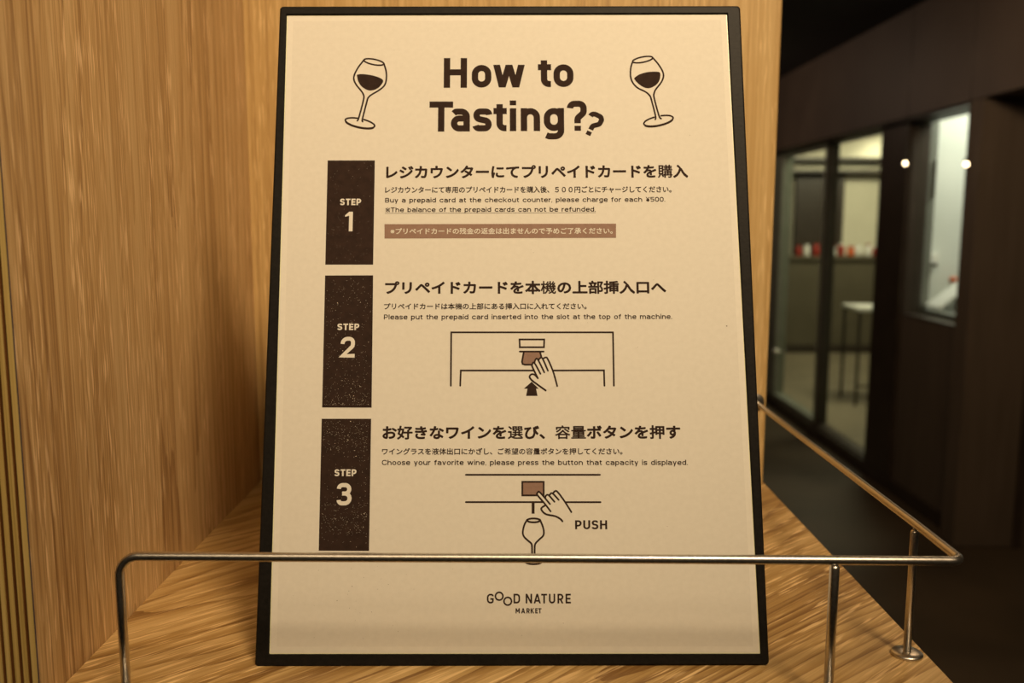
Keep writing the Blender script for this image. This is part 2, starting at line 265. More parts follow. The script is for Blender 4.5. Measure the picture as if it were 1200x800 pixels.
     (6.72, 42.5), (6.17, 42.75), (5.86, 43.04), (5.83, 43.34), (6.07, 43.63), (6.57, 43.89), (7.28, 44.1), (8.15, 44.24)])])]

# ------------------------------------------------------------------ flat shapes printed on the poster
def flat(name, polys, n, m, parent):
    '''polys: list of (verts2d, faces) already triangulated or convex; mm on the sign face, n mm proud'''
    vs, fs = [], []
    for i, (V, Fc) in enumerate(polys):      # overlapping strokes lie a hair apart, never in one plane
        k = len(vs); vs += [(x / 1000, y / 1000, (n + .0012 * (i % 16)) / 1000) for x, y in V]; fs += [tuple(i + k for i in f) for f in Fc]
    me = bpy.data.meshes.new(name); me.from_pydata(vs, [], fs); me.update()
    bm = bmesh.new(); bm.from_mesh(me)
    for f in bm.faces:
        if f.normal.z < 0: f.normal_flip()
    bm.to_mesh(me); bm.free()
    return link(name, me, m, parent)
def round_path(pts, closed):
    '''pts: (x, y[, r]) with corner radius r'''
    n = len(pts); out = []
    for i, q in enumerate(pts):
        p = Vector(q[:2]); r = q[2] if len(q) > 2 else 0
        if r <= 0 or (not closed and i in (0, n - 1)): out.append(p); continue
        a = Vector(pts[i - 1][:2]); b = Vector(pts[(i + 1) % n][:2])
        la, lb = (a - p).length, (b - p).length
        fa = .5 if (closed or i - 1 > 0) else 1.0; fb = .5 if (closed or i + 1 < n - 1) else 1.0
        u, v = (a - p).normalized(), (b - p).normalized()
        ang = math.acos(max(-1, min(1, u.dot(v)))); d = r / max(1e-6, math.tan(ang / 2)); d = min(d, la * fa, lb * fb)
        A, B = p + u * d, p + v * d; rr = d * math.tan(ang / 2); bis = (u + v)
        if bis.length < 1e-6: out.append(p); continue
        c = p + bis.normalized() * (rr / math.sin(ang / 2))
        a0 = math.atan2(A.y - c.y, A.x - c.x); a1 = math.atan2(B.y - c.y, B.x - c.x); da = (a1 - a0 + math.pi) % (2 * math.pi) - math.pi
        k = max(3, int(abs(da) / .22))
        out += [c + Vector((math.cos(a0 + da * j / k), math.sin(a0 + da * j / k))) * rr for j in range(k + 1)]
    res = []
    for p in out:
        if not res or (p - res[-1]).length > 1e-5: res.append(p)
    if closed and (res[0] - res[-1]).length < 1e-5: res.pop()
    return res
def smooth_path(pts, closed, sub=5):
    P = [Vector(q[:2]) for q in pts]; n = len(P); out = []
    g = (lambda i: P[i % n]) if closed else (lambda i: P[max(0, min(n - 1, i))])
    for i in range(n if closed else n - 1):
        a, b, c, d = g(i - 1), g(i), g(i + 1), g(i + 2)
        for j in range(sub):
            t = j / sub
            out.append(.5 * ((2 * b) + (c - a) * t + (2 * a - 5 * b + 4 * c - d) * t * t + (3 * b - a - 3 * c + d) * t ** 3))
    if not closed: out.append(P[-1])
    return out
def ribbon(path, w, closed=False, cap=False):
    n = len(path); L_, R_ = [], []; h = w / 2
    for i, p in enumerate(path):
        a = path[i - 1] if (closed or i) else None; b = path[(i + 1) % n] if (closed or i < n - 1) else None
        d0 = (p - a).normalized() if a is not None else None; d1 = (b - p).normalized() if b is not None else None
        d0 = d0 or d1; d1 = d1 or d0
        n0 = Vector((-d0.y, d0.x)); n1 = Vector((-d1.y, d1.x)); m_ = n0 + n1
        m_ = m_.normalized() if m_.length > 1e-6 else n0
        k = min(1 / max(.35, m_.dot(n0)), 2.2)
        L_.append(p + m_ * h * k); R_.append(p - m_ * h * k)
    V = [tuple(q) for q in L_ + R_]; Fc = [(i, (i + 1) % n, n + (i + 1) % n, n + i) for i in range(n if closed else n - 1)]
    polys = [(V, Fc)]
    if cap and not closed:
        for c in (path[0], path[-1]):
            polys.append(([(c.x + h * math.cos(a), c.y + h * math.sin(a)) for a in [math.pi * k / 6 for k in range(12)]], [tuple(range(12))]))
    return polys
def fill(path):
    from mathutils.geometry import tessellate_polygon
    V = [tuple(p[:2]) for p in path]
    return [(V, [tuple(f) for f in tessellate_polygon([[Vector((x, y, 0)) for x, y in V]])])]

# monoline lettering: each glyph in units of its cap height, W = width, h = half the stroke
XH = .76
def para(x0, x1, y0, y1, h, k=1.06): return ('poly', [(x0 - h * k, y0), (x0 + h * k, y0), (x1 + h * k, y1), (x1 - h * k, y1)])
def rect(x0, y0, x1, y1): return ('poly', [(x0, y0), (x1, y0), (x1, y1), (x0, y1)])
def glyph(c, W, h):
    L, Rr, B, T, X = h, W - h, h, 1 - h, XH - h; r = (W - 2 * h) * .5; m = W / 2
    o = lambda *p: ('open', list(p)); cl = lambda *p: ('closed', list(p))
    bowl = cl((L, B, r), (Rr, B, r), (Rr, X, r), (L, X, r))
    if c == 'H': return [o((L, 0), (L, 1)), o((Rr, 0), (Rr, 1)), o((L, .52), (Rr, .52))]
    if c == 'T': return [o((0, T), (W, T)), o((m, 0), (m, T))]
    if c in 'O0': return [cl((L, B, r), (Rr, B, r), (Rr, T, r), (L, T, r))]
    if c == 'D': return [cl((L, B), (Rr, B, r * 1.1), (Rr, T, r * 1.1), (L, T))]
    if c == 'P': return [o((L, 0), (L, T), (Rr, T, 1), (Rr, .40, 1), (L, .40))]
    if c == 'R': return [o((L, 0), (L, T), (Rr, T, 1), (Rr, .43, 1), (L, .43)), para(Rr, m, 0, .43, h)]
    if c == 'B': return [cl((L, B), (L, T), (Rr - .04, T, 1), (Rr - .04, .53, 1), (L, .53)), cl((L, B), (Rr, B, 1), (Rr, .53, 1), (L, .53))]
    if c == 'E': return [o((W, B), (L, B), (L, T), (W, T)), o((L, .5), (W * .93, .5))]
    if c == 'S': return [o((Rr - .02, .74), (Rr, T, r * .95), (L, T, r * .95), (L, .55, r * .8), (Rr, .46, r * .8), (Rr, B, r * .95), (L, B, r * .95), (L - h * .2, .24))]
    if c == 'U': return [o((L, 1), (L, B, r), (Rr, B, r), (Rr, 1))]
    if c == 'N': return [o((L, 0), (L, 1)), o((Rr, 0), (Rr, 1)), para(Rr, L, 0, 1, h)]
    if c == 'M': return [o((L, 0), (L, 1)), o((Rr, 0), (Rr, 1)), para(m, L, .28, 1, h), para(m, Rr, .28, 1, h)]
    if c == 'A': return [para(h * .9, m, 0, 1, h * .95), para(W - h * .9, m, 0, 1, h * .95), o((W * .22, .27), (W * .78, .27))]
    if c == 'K': return [o((L, 0), (L, 1)), para(L, Rr, .38, 1, h), para(Rr, W * .4, 0, .56, h)]
    if c == 'G': return [o((Rr, .74), (Rr, T, r), (L, T, r), (L, B, r), (Rr, B, r), (Rr, .46), (m, .46))]
    if c == 'C': return [o((Rr, .70), (Rr, T, r), (L, T, r), (L, B, r), (Rr, B, r), (Rr, .30))]
    if c == '1': return [o((Rr, 0), (Rr, 1)), ('poly', [(0, .74), (0, .82), (W - 2 * h, 1), (W - h, 1), (W - h, .80), (W - 2 * h, .80)])]
    if c == '2': return [o((L, .66), (L, T, r), (Rr, T, r), (Rr, .56, .2), (L + h * .2, B), (W, B))]
    if c == '3': return [o((L, .74), (L, T, r), (Rr - .02, T, r), (Rr - .02, .53, 1), (W * .36, .53)), o((W * .36, .53), (Rr, .53, 1), (Rr, B, r), (L, B, r), (L, .24))]
    if c == '5': return [o((W * .93, T), (L, T), (L, .56), (Rr, .60, r), (Rr, B, r), (L, B, r), (L, .2))]
    if c == '¥': return [para(m, h, .45, 1, h), para(m, W - h, .45, 1, h), o((m, 0), (m, .5)), o((W * .12, .42), (W * .88, .42)), o((W * .12, .22), (W * .88, .22))]
    if c == '※': return [o((.04, .04), (W - .04, .84)), o((W - .04, .04), (.04, .84)), rect(m - h, .76, m + h, .92), rect(m - h, -.04, m + h, .12), rect(0, .38, 2 * h, .52), rect(W - 2 * h, .38, W, .52)]
    if c == 'o': return [bowl]
    if c == 'b': return [o((L, 0), (L, 1)), bowl]
    if c == 'd': return [o((Rr, 0), (Rr, 1)), bowl]
    if c == 'p': return [o((L, -.28), (L, XH)), bowl]
    if c == 'g': return [bowl, o((Rr, XH), (Rr, -.28 + h, r), (L + .06, -.28 + h, r * .5), (h * .75, -.14))]
    if c == 'c': return [o((Rr, .50), (Rr, X, r), (L, X, r), (L, B, r), (Rr, B, r), (Rr, .24))]
    if c == 'e': return [o((L, .39), (Rr, .39), (Rr, X, r), (L, X, r), (L, B, r), (Rr, B, r), (Rr, .20))]
    if c == 'f': return [o((W * .42, 0), (W * .42, T, .2), (W, T)), o((0, X), (W, X))]
    if c == 'h': return [o((L, 0), (L, 1)), o((L, .4), (L, X, r), (Rr, X, r), (Rr, 0))]
    if c == 'n': return [o((L, 0), (L, XH)), o((L, .4), (L, X, r), (Rr, X, r), (Rr, 0))]
    if c == 'm': return [o((L, 0), (L, XH)), o((L, .4), (L, X, r / 2), (m, X, r / 2), (m, 0)), o((m, .4), (m, X, r / 2), (Rr, X, r / 2), (Rr, 0))]
    if c == 'r': return [o((L, 0), (L, XH)), o((L, .3), (L, X, .3), (W, X))]
    if c == 'u': return [o((L, XH), (L, B, r), (Rr, B, r), (Rr, XH)), o((Rr, 0), (Rr, XH))]
    if c == 'i': return [rect(m - h, 0, m + h, XH), rect(m - h, .86, m + h, 1.02)]
    if c == 'l': return [rect(m - h, 0, m + h, 1)]
    if c == 'k': return [o((L, 0), (L, 1)), para(L, Rr, .28, XH, h), para(Rr, W * .4, 0, .46, h)]
    if c == 't': return [o((W * .22 + h, .90), (W * .22 + h, B, .16), (W * .98, B)), o((0, X + .01), (W, X + .01))]
    if c == 's': return [o((W - h * .8, .55), (Rr, X, r * .6), (L, X, r), (L, .42, r * .7), (Rr, .34, r * .7), (Rr, B, r), (L, B, r * .6), (h * .7, .19))]
    if c == 'a': return [o((h * .9, .60), (L + .05, X, r * .4), (Rr, X, r), (Rr, 0)), o((Rr, .43), (L, .43, r * .8), (L, B, r * .9), (Rr - .01, B, r * .6), (Rr, .22))]
    if c == 'v': return [para(m, h, 0, XH, h), para(m, W - h, 0, XH, h)]
    if c == 'y': return [para(m, h, 0, XH, h), para(W * .36, W - h, -.28, XH, h)]
    if c == 'w': return [para(W * .285, h * 1.06, 0, XH, h), para(W * .285, m, 0, XH, h), para(W * .715, m, 0, XH, h), para(W * .715, W - h * 1.06, 0, XH, h)]
    if c == '?': return [o((L, .75), (L, T, r * .9), (Rr, T, r), (Rr, .60, .14), (m + .02, .42, .14), (m + .02, .25)), rect(m + .02 - h, 0, m + .02 + h, .165)]
    if c == '.': return [rect(0, 0, W, .14)]
    if c == ',': return [('poly', [(.02, -.14), (.10, -.14), (W, .14), (.04, .14)])]
    return []
def glyph_polys(c, W, h, M):
    out = []
    for kind, pts in glyph(c, W, h):
        if kind == 'poly': out.append(([M(*q) for q in pts], [tuple(range(len(pts)))])); continue
        for V, Fc in ribbon(round_path(pts, kind == 'closed'), 2 * h, kind == 'closed'): out.append(([M(*q) for q in V], Fc))
    return out
WID = dict(i=.16, l=.16, m=1.12, w=1.06, t=.44, f=.44, r=.42, s=.62, v=.68, y=.68, B=.78, P=.76, T=.76, C=.86)
WID.update({' ': .42, '.': .15, ',': .15, '¥': .76, '5': .70, '0': .74, '※': .84})
def line_polys(text, a, b, cap, wid=WID, default=.72, gap=.16, h=.075):
    adv = [(c, wid.get(c, default)) for c in text]; tot = sum(w + gap for _, w in adv) - gap
    a, b = Vector(a), Vector(b); x = 0; out = []
    sx = (b - a).length / tot; d = (b - a).normalized(); nrm = Vector((-d.y, d.x))
    for c, w in adv:
        M = lambda gx, gy, x=x: tuple(a + d * (x + gx) * sx + nrm * gy * cap)
        out += glyph_polys(c, w, h, M); x += w + gap
    return out
def box_glyph(c, x0, x1, y, cap, h, M2=None):
    M = lambda gx, gy: (x0 + gx * cap, y + gy * cap)
    return glyph_polys(c, (x1 - x0) / cap, h, M)
def kana_polys(text, a, b, height, weight):
    '''Japanese line set in the built-in typeface, thickened by a ribbon along every outline'''
    cu = bpy.data.curves.new('lettering', 'FONT'); cu.body = text; cu.size = 1; cu.resolution_u = 3
    ob = bpy.data.objects.new('lettering', cu); C.objects.link(ob); dg = bpy.context.evaluated_depsgraph_get(); dg.update()
    me = bpy.data.meshes.new_from_object(ob.evaluated_get(dg)); bpy.data.objects.remove(ob); bpy.data.curves.remove(cu)
    xs = [v.co.x for v in me.vertices]; ys = [v.co.y for v in me.vertices]
    if not xs: return []
    x0, x1, y0, y1 = min(xs), max(xs), min(ys), max(ys)
    a, b = Vector(a), Vector(b); d = (b - a).normalized(); nrm = Vector((-d.y, d.x)); Lg = (b - a).length
    k = weight / 2
    dense = set('購選量容機希望専'); pitch = (x1 - x0) / (len(text) - .06)
    def kk(vx):
        c = text[max(0, min(len(text) - 1, int((vx - x0) / pitch)))]
        return k * (.5 if c in dense else .82 if '\u4e00' <= c <= '\u9fff' and c not in '口入上本出' else 1)
    KV = [kk(v.co.x) for v in me.vertices]
    P = [a + d * (k + (v.co.x - x0) / (x1 - x0) * (Lg - weight)) + nrm * (k + (v.co.y - y0) / (y1 - y0) * (height - weight)) for v in me.vertices]
    out = [([tuple(p) for p in P], [tuple(f.vertices) for f in me.polygons])]
    if weight > 0:
        cnt = {}
        for f in me.polygons:
            for e in f.edge_keys: cnt[e] = cnt.get(e, 0) + 1
        seen = set()
        for (i, j), c in cnt.items():
            if c != 1: continue
            p, q = P[i], P[j]
            if (q - p).length < 1e-6: continue
            k = KV[i]; t = (q - p).normalized() * k; s = Vector((-t.y, t.x))
            out.append(([tuple(p + s), tuple(p - s), tuple(q - s), tuple(q + s)], [(0, 1, 2, 3)]))
            for v in (i, j):
                if v in seen: continue
                seen.add(v); o = P[v]; out.append(([(o.x + k * math.cos(n * math.pi / 3), o.y + k * math.sin(n * math.pi / 3)) for n in range(6)], [(0, 1, 2, 3, 4, 5)]))
    bpy.data.meshes.remove(me)
    return out

# ------------------------------------------------------------------ setting: passage, glass front, rooms behind it
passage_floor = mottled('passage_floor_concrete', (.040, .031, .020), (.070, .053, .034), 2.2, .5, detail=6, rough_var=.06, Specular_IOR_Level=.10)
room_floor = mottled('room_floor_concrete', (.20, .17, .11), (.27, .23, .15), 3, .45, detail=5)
ceil_black = mottled('black_ceiling', (.008, .007, .006), (.012, .010, .009), 5, .9)
fascia_m = mottled('brown_fascia', (.060, .046, .036), (.080, .062, .048), 3, .5)
pillar_m = mottled('brown_pillar', (.080, .063, .046), (.104, .082, .061), 4, .6, stretch=(6, 6, .6))
dark_metal = mottled('dark_bronze_frame', (.030, .022, .015), (.042, .031, .022), 8, .4)
rail_grey = mottled('green_grey_metal', (.17, .19, .15), (.21, .23, .19), 8, .35)
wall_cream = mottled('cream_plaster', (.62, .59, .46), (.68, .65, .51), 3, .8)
wall_dim = mottled('plaster_shade_painted', (.20, .18, .13), (.24, .21, .16), 3, .8)  # darker copy of the cream plaster, shade put into its colour
white_tile = mottled('white_panel', (.62, .64, .58), (.68, .70, .64), 3, .6)
grey_panel = mottled('grey_panel', (.14, .145, .12), (.17, .175, .15), 3, .6)
counter_m = mottled('olive_counter', (.085, .072, .042), (.105, .09, .055), 4, .6)
white_m = mottled('white_laminate', (.74, .74, .68), (.80, .80, .74), 4, .4)
stainless = mottled('stainless_worktop', (.34, .35, .32), (.42, .43, .40), 20, .35, .8)
black_m = mottled('black_plastic', (.012, .011, .010), (.02, .018, .016), 20, .4)
red_m = mottled('red_wax', (.28, .02, .012), (.36, .03, .015), 20, .4)
orange_m = mottled('orange_lid', (.62, .10, .015), (.70, .13, .02), 20, .4)
def glass_mat():
    m = bpy.data.materials.new('window_glass'); m.use_nodes = True; N = m.node_tree.nodes; L = m.node_tree.links; N.remove(N['Principled BSDF'])
    tr = N.new('ShaderNodeBsdfTransparent'); tr.inputs[0].default_value = (.88, .90, .84, 1); gl = N.new('ShaderNodeBsdfGlossy'); gl.inputs['Roughness'].default_value = .02
    mx = N.new('ShaderNodeMixShader'); mx.inputs[0].default_value = .05
    L.new(tr.outputs[0], mx.inputs[1]); L.new(gl.outputs[0], mx.inputs[2]); L.new(mx.outputs[0], N['Material Output'].inputs[0])
    return m
glass = glass_mat()
def struct(name, a, b, m, bevel=0): return tag(box(name, a, b, m, bevel=bevel), kind='structure')
X0 = 2.11; CE = 2.51
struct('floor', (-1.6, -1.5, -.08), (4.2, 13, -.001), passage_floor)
struct('floor_room', (X0 + .01, 4.05, -.08), (7, 13, 0), room_floor)
struct('ceiling', (-1.6, -1.5, CE + .06), (X0 + .2, 13, CE + .14), ceil_black)
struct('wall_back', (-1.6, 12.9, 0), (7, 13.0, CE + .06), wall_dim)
struct('wall_left', (-1.7, -1.5, 0), (-1.6, 13, CE + .06), fascia_m)
struct('trim_1', (2.03, .5, 2.025), (X0 + .12, 12.9, CE + .06), fascia_m)        # fascia over the glass
struct('trim_2', (2.05, 4.0, 2.012), (X0 + .09, 12.9, 2.026), dark_metal)
struct('wall_right', (2.033, 3.99, 0), (2.9, 4.12, 2.0245), pillar_m, .004)
struct('trim_3', (2.30, 3.975, 0), (2.34, 3.9895, 2.02), dark_metal)
struct('baseboard_right', (X0 - .02, 4.12, 0), (X0 + .08, 12.9, .075), dark_metal, .003)
struct('wall_below_window', (X0, 4.12, .075), (X0 + .09, 4.95, .985), pillar_m)
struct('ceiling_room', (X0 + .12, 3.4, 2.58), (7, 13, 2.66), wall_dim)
struct('wall_pantry', (X0 + .09, 4.98, 0), (4.2, 5.06, 2.58), white_tile)
struct('wall_pantry_side', (4.1, 4.12, 0), (4.2, 4.98, 2.58), white_tile)
struct('wall_room', (X0 + .1, 10.7, 0), (7, 10.8, 2.58), wall_cream)
struct('wall_room_dimmed', (X0 + .1, 10.66, 0), (3.28, 10.70, 2.58), wall_dim)  # thin panel added to make the wall left of the door dim
struct('wall_room_side', (6.9, 5.06, 0), (7, 10.7, 2.58), wall_cream)
# window_1: pantry window; window_2 / window_3: full-height glass front
def window(name, y0, y1, z0, z1, m=dark_metal, fw=.03):
    w = empty(name, (X0 + .04, y0, z0)); tag(w, kind='structure')
    o = lambda a, b: ((a[0] - X0 - .04, a[1] - y0, a[2] - z0), (b[0] - X0 - .04, b[1] - y0, b[2] - z0))
    box('jamb', *o((X0, y0, z0), (X0 + .08, y0 + fw, z1)), m, w, .002); box('jamb', *o((X0, y1 - fw, z0), (X0 + .08, y1, z1)), m, w, .002)
    box('head', *o((X0, y0 + fw, z1 - fw), (X0 + .08, y1 - fw, z1)), m, w, .002); box('sill', *o((X0, y0 + fw, z0), (X0 + .08, y1 - fw, z0 + fw)), m, w, .002)
    box('pane', *o((X0 + .035, y0 + fw, z0 + fw), (X0 + .045, y1 - fw, z1 - fw)), glass, w)
    return w
window('window_1', 4.12, 4.86, .985, 2.015, dark_metal, .012)
struct('trim_4', (X0 - .02, 4.86, .075), (X0 + .10, 5.22, 2.015), dark_metal, .004)
window('window_2', 5.22, 6.162, .075, 2.015, dark_metal, .014)
window('window_3', 6.178, 7.2, .075, 2.015, rail_grey, .03)
struct('trim_6', (X0, 7.2, .075), (X0 + .09, 7.5, 2.015), rail_grey, .004)
window('window_4', 7.5, 11.0, .075, 2.015, rail_grey, .055)
struct('trim_5', (X0 + .005, 6.162, .075), (X0 + .06, 6.178, 2.015), dark_metal, .003)

# pantry behind the small window
def thing(name, label, cat, loc=(0, 0, 0), group=None): return tag(empty(name, loc), label, cat, group)
wk = thing('pantry_worktop', 'grey steel worktop with pale front behind the small bright window', 'worktop', (2.7, 4.55, 0))
box('worktop', (-.48, -.30, .99), (.9, .42, 1.02), stainless, wk, .003)
box('cabinet_front', (-.46, -.28, 0), (.88, .41, .99), grey_panel, wk, .002)
for i in range(3): box('door', (-.44 + i * .44, -.297, .06), (-.02 + i * .44, -.28, .86), grey_panel, wk, .003)
fr = thing('tall_cabinet', 'tall grey cabinet behind the left edge of the bright window', 'cabinet', (2.215, 4.93, 1.02))
box('body', (-.012, -.04, 0), (.045, .04, 1.5), grey_panel, fr, .003); box('door', (-.010, -.052, .02), (.043, -.04, 1.48), grey_panel, fr, .002); box('handle', (.030, -.07, .6), (.036, -.052, .8), stainless, fr, .002)
sh = thing('wall_box', 'small white dispenser box on the pantry wall beside the grey cabinet', 'dispenser', (2.295, 4.95, 1.27))
box('case', (-.03, -.03, -.03), (.03, .028, .05), white_m, sh, .005); box('slot', (-.02, -.034, -.02), (.02, -.029, -.005), black_m, sh, .001)
tr = thing('tilted_tray', 'bright white tray propped at a slant on the pantry worktop', 'tray', (2.34, 4.80, 1.022))
bm = bmesh.new(); box_bm(bm, (-.115, -.08, 0), (.105, .08, .014), Matrix.Translation((0, 0, .078)) @ Matrix.Rotation(math.radians(-38), 4, 'Y')); finish('plate', bm, white_m, tr, .003)
bm = bmesh.new(); box_bm(bm, (.035, -.06, 0), (.052, .06, .10)); finish('prop', bm, white_m, tr, .003)
tp = thing('tap', 'dark tap rising at the right side of the bright window', 'tap', (2.47, 4.62, 1.02))
tube('spout', [(0, 0, 0), (0, 0, .22), (0, -.01, .27), (0, -.05, .29), (0, -.09, .27), (0, -.10, .24)], .009, black_m, tp, 12)
tube('handle', [(0, 0, .10), (.03, 0, .13)], .005, black_m, tp, 10); lathe('collar', [(.018, 0), (.018, .012), (.011, .02)], black_m, tp)
cp = thing('red_jar', 'small red topped jar behind the slanted white tray', 'jar', (2.40, 4.91, 1.08))
box('riser', (-.03, -.02, -.06), (.03, .02, 0), white_m, cp, .002); lathe('jar', [(.015, 0), (.019, .01), (.019, .07), (.014, .085)], white_m, cp); lathe('lid', [(.02, .085), (.02, .105), (.016, .11)], orange_m, cp)

# dining room behind the full-height glass
ct = thing('serving_counter', 'long olive brown counter against the cream wall behind the glass', 'counter', (3.9, 10.1, 0))
box('body', (-1.75, 0, 0), (1.6, .5, 1.05), counter_m, ct, .004); box('worktop', (-1.78, -.03, 1.05), (1.63, .52, 1.09), counter_m, ct, .004); box('plinth', (-1.74, -.012, 0), (1.59, 0, .09), dark_metal, ct, .003)
dr = tag(box('door_1', (3.30, 10.62, 0), (3.86, 10.69, 2.03), dark_metal, bevel=.004), kind='structure'); 
hz = box('door_handle', (3.78, 10.58, .98), (3.82, 10.62, 1.12), steel, dr, .003)
for i, z in enumerate((2.03, 2.17)):
    s = tag(box('wall_shelf', (2.5, 10.45, z), (5.6, 10.695, z + .035), dark_metal, bevel=.003), ('lower' if i == 0 else 'upper') + ' dark shelf running along the cream wall over the counter', 'shelf', 'wall shelves over the counter')
cols = [red_m, white_m, red_m, orange_m, white_m, red_m, orange_m, white_m, white_m, red_m, orange_m]
words = {id(red_m): 'red', id(white_m): 'white', id(orange_m): 'orange'}
for i, c in enumerate(cols):
    w = words[id(c)]
    j = thing('condiment_jar', '%s small jar from the left in the counter row, %s body' % (('first', 'second', 'third', 'fourth', 'fifth', 'sixth', 'seventh', 'eighth', 'ninth', 'tenth', 'last')[i], w), 'jar', (3.22 + i * .098, 10.2 + .03 * (i % 2), 1.09), 'small jars on the olive counter')
    lathe('jar', [(.030, 0), (.036, .01), (.036, .075 + .012 * (i % 3)), (.026, .095 + .012 * (i % 3))], c, j, 16); lathe('lid', [(.029, .095 + .012 * (i % 3)), (.029, .115 + .012 * (i % 3))], white_m if i % 2 else red_m, j, 16)
tb = thing('side_table', 'small white topped table with thin dark legs behind the glass', 'table', (2.95, 7.35, 0))
box('tabletop', (-.19, -.19, .77), (.19, .19, .80), white_m, tb, .004)
for sx in (-1, 1):
    for sy in (-1, 1): box('leg', (sx * .165 - .01, sy * .165 - .01, 0), (sx * .165 + .01, sy * .165 + .01, .77), dark_metal, tb, .002)
box('stretcher', (-.155, -.17, .15), (.155, -.16, .165), dark_metal, tb)
kb = thing('reflection_knob', 'small round metal knob standing in for a reflection low on the left glass pane', 'knob', (X0 - .005, 7.15, .45))
lathe('rose', [(.001, -.02), (.018, -.015), (.022, 0), (.018, .015), (.001, .02)], steel, kb, 16); tube('spindle', [(0, 0, 0), (.05, 0, 0)], .006, steel, kb, 10)  # knob added in place of a tiny reflection on the glass
# two tiny glowing balls stand in for lamp reflections on the glass
glint_m = bpy.data.materials.new('reflected_glint'); glint_m.use_nodes = True; bb = glint_m.node_tree.nodes['Principled BSDF']; bb.inputs['Emission Color'].default_value = (1, .74, .42, 1); bb.inputs['Emission Strength'].default_value = 11
for px, yy, zz, lab in ((1.926, 4.5, 1.775, 'tiny glowing ball standing in for a lamp reflection before the dark frame strip'), (1.929, 3.9, 1.735, 'tiny glowing ball standing in for a lamp reflection before the bright pantry window')):
    pl = thing('glint_stand_in', lab, 'reflection', (px, yy, zz), 'stand-ins for lamp reflections in the passage')
    bm = bmesh.new(); bmesh.ops.create_uvsphere(bm, u_segments=16, v_segments=10, radius=.009); finish('bulb', bm, glint_m, pl, smooth=True)
    lathe('socket', [(.006, .009), (.007, .025), (.003, .032)], black_m, pl, 12); tube('cord', [(0, 0, .03), (0, 0, CE + .06 - zz)], .0012, black_m, pl, 6)  # socket and cord are added to carry each reflection stand-in

# ------------------------------------------------------------------ the oak display cabinet
SL, SR, SB, SF = -.18379, .18152, .63313, .32778
cab = thing('display_cabinet', 'oak display cabinet with open niche, tall side panel and diagonal grained shelf', 'cabinet', (0, .48, 0))
O = lambda a, b: ((a[0], a[1] - .48, a[2]), (b[0], b[1] - .48, b[2]))
TOPZ = SHELF + .98
box('shelf_board', *O((SL, SF, SHELF - .025), (SR, SB, SHELF)), w_shelf, cab, .0006, 1)
bpn = box('back_panel', *O((SL - .03, SB, 0), (SR, SB + .022, TOPZ)), w_back, cab, .0008, 1)
sp = box('side_panel', *O((SL - .0005, SF + .0004, 0), (SL, SB, TOPZ)), w_side, cab)
core = box('panel_core', *O((SL - .030, SF + .004, 0), (SL - .0005, SB, TOPZ)), ply_dark, sp)
x = SL - .0009; box('laminate_seam', *O((x, SF + .0002, 0), (SL - .0005, SF + .004, TOPZ)), seam, sp)
for i in range(17):
    wd_ = .0016 if i % 2 else .0017
    if i == 0: wd_ = .0021
    box('ply_layer', *O((x - wd_, SF + (.0006 if i % 2 else 0), 0), (x, SF + .004, TOPZ)), ply_dark if i % 2 else ply_light, sp); x -= wd_
box('top_panel', *O((SL - .03, SF, TOPZ), (SR, SB + .022, TOPZ + .025)), w_back, cab, .0008, 1)
box('cabinet_body', *O((SL, SF + .01, .08), (SR - .004, SB, SHELF - .025)), w_back, cab)
box('plinth', *O((SL, SF + .04, 0), (SR - .02, SB, .08)), black_m, cab)
for s in (0, 1):
    dd = box('door', *O((SL + .002 + s * .182, SF - .008, .09), (SL + .180 + s * .182, SF + .01, SHELF - .028)), w_back, cab, .001)
    box('handle', *O((SL + (.160 if s == 0 else .196), SF - .022, .78), (SL + (.168 if s == 0 else .204), SF - .008, .92)), steel, dd, .002)

# ------------------------------------------------------------------ wire guard rail
rl = thing('guard_rail', 'brushed steel wire guard rail around the front and right side of the shelf', 'rail', (0, .33184, SHELF))
rr_, RH, RX, LX = .0018, .0588, .17331, -.15234
def arc(c, u, v, r, n=8): return [Vector(c) + Vector(u) * r * math.cos(a) + Vector(v) * r * math.sin(a) for a in [math.pi / 2 * k / n for k in range(n + 1)]]
RHL = RH + .0006
br = .008
path = [(LX, 0, .002), (LX, 0, RHL - br - .01)] + arc((LX + br, 0, RHL - br), (-1, 0, 0), (0, 0, 1), br) + [(LX + .06, 0, RHL - .0002)]
path += [(0, 0, (RH + RHL) / 2 - .0001), (RX - .03, 0, RH - .0004)] + [q for q in arc((RX - .0045, .0045, RH - .0005), (0, -1, 0), (1, 0, 0), .0045)] + [(RX, .04, RH), (RX, .15, RH), (RX, SB - .33184 - .002, RH)]
tube('rail', path, rr_, steel, rl, 20)
def post(x, y, h, r=.0019):
    p = tube('post', [(x, y, .0012), (x, y, h - .0012), (x, y, h - .0004), (x, y, h)], [r, r, r * .85, r * .4], steel, rl, 20)
    lathe('flange', [(.0064, 0), (.0066, .0005), (.0066, .0011), (.0058, .0017), (.0024, .0019)], steel, p, 32, (x, y, 0))
    tube('screw', [(x, y, h - .0005), (x, y, h + .0016)], .0009, steel, p, 8)
post(.12411, 0, RH - rr_ - .0003); post(.17131 + .001, .371 - .33184, RH - rr_ - .0002, .0017)
lathe('flange', [(.0064, 0), (.0066, .0005), (.0066, .0011), (.0058, .0017), (.0024, .0019)], steel, rl, 32, (LX, 0, 0))
fl = lathe('wall_flange', [(.0064, 0), (.0066, .0005), (.0066, .0011), (.0058, .0017), (.0024, .0019)], steel, rl, 32)
fl.rotation_euler = (math.pi / 2, 0, 0); fl.location = (RX, SB - .33184, RH)

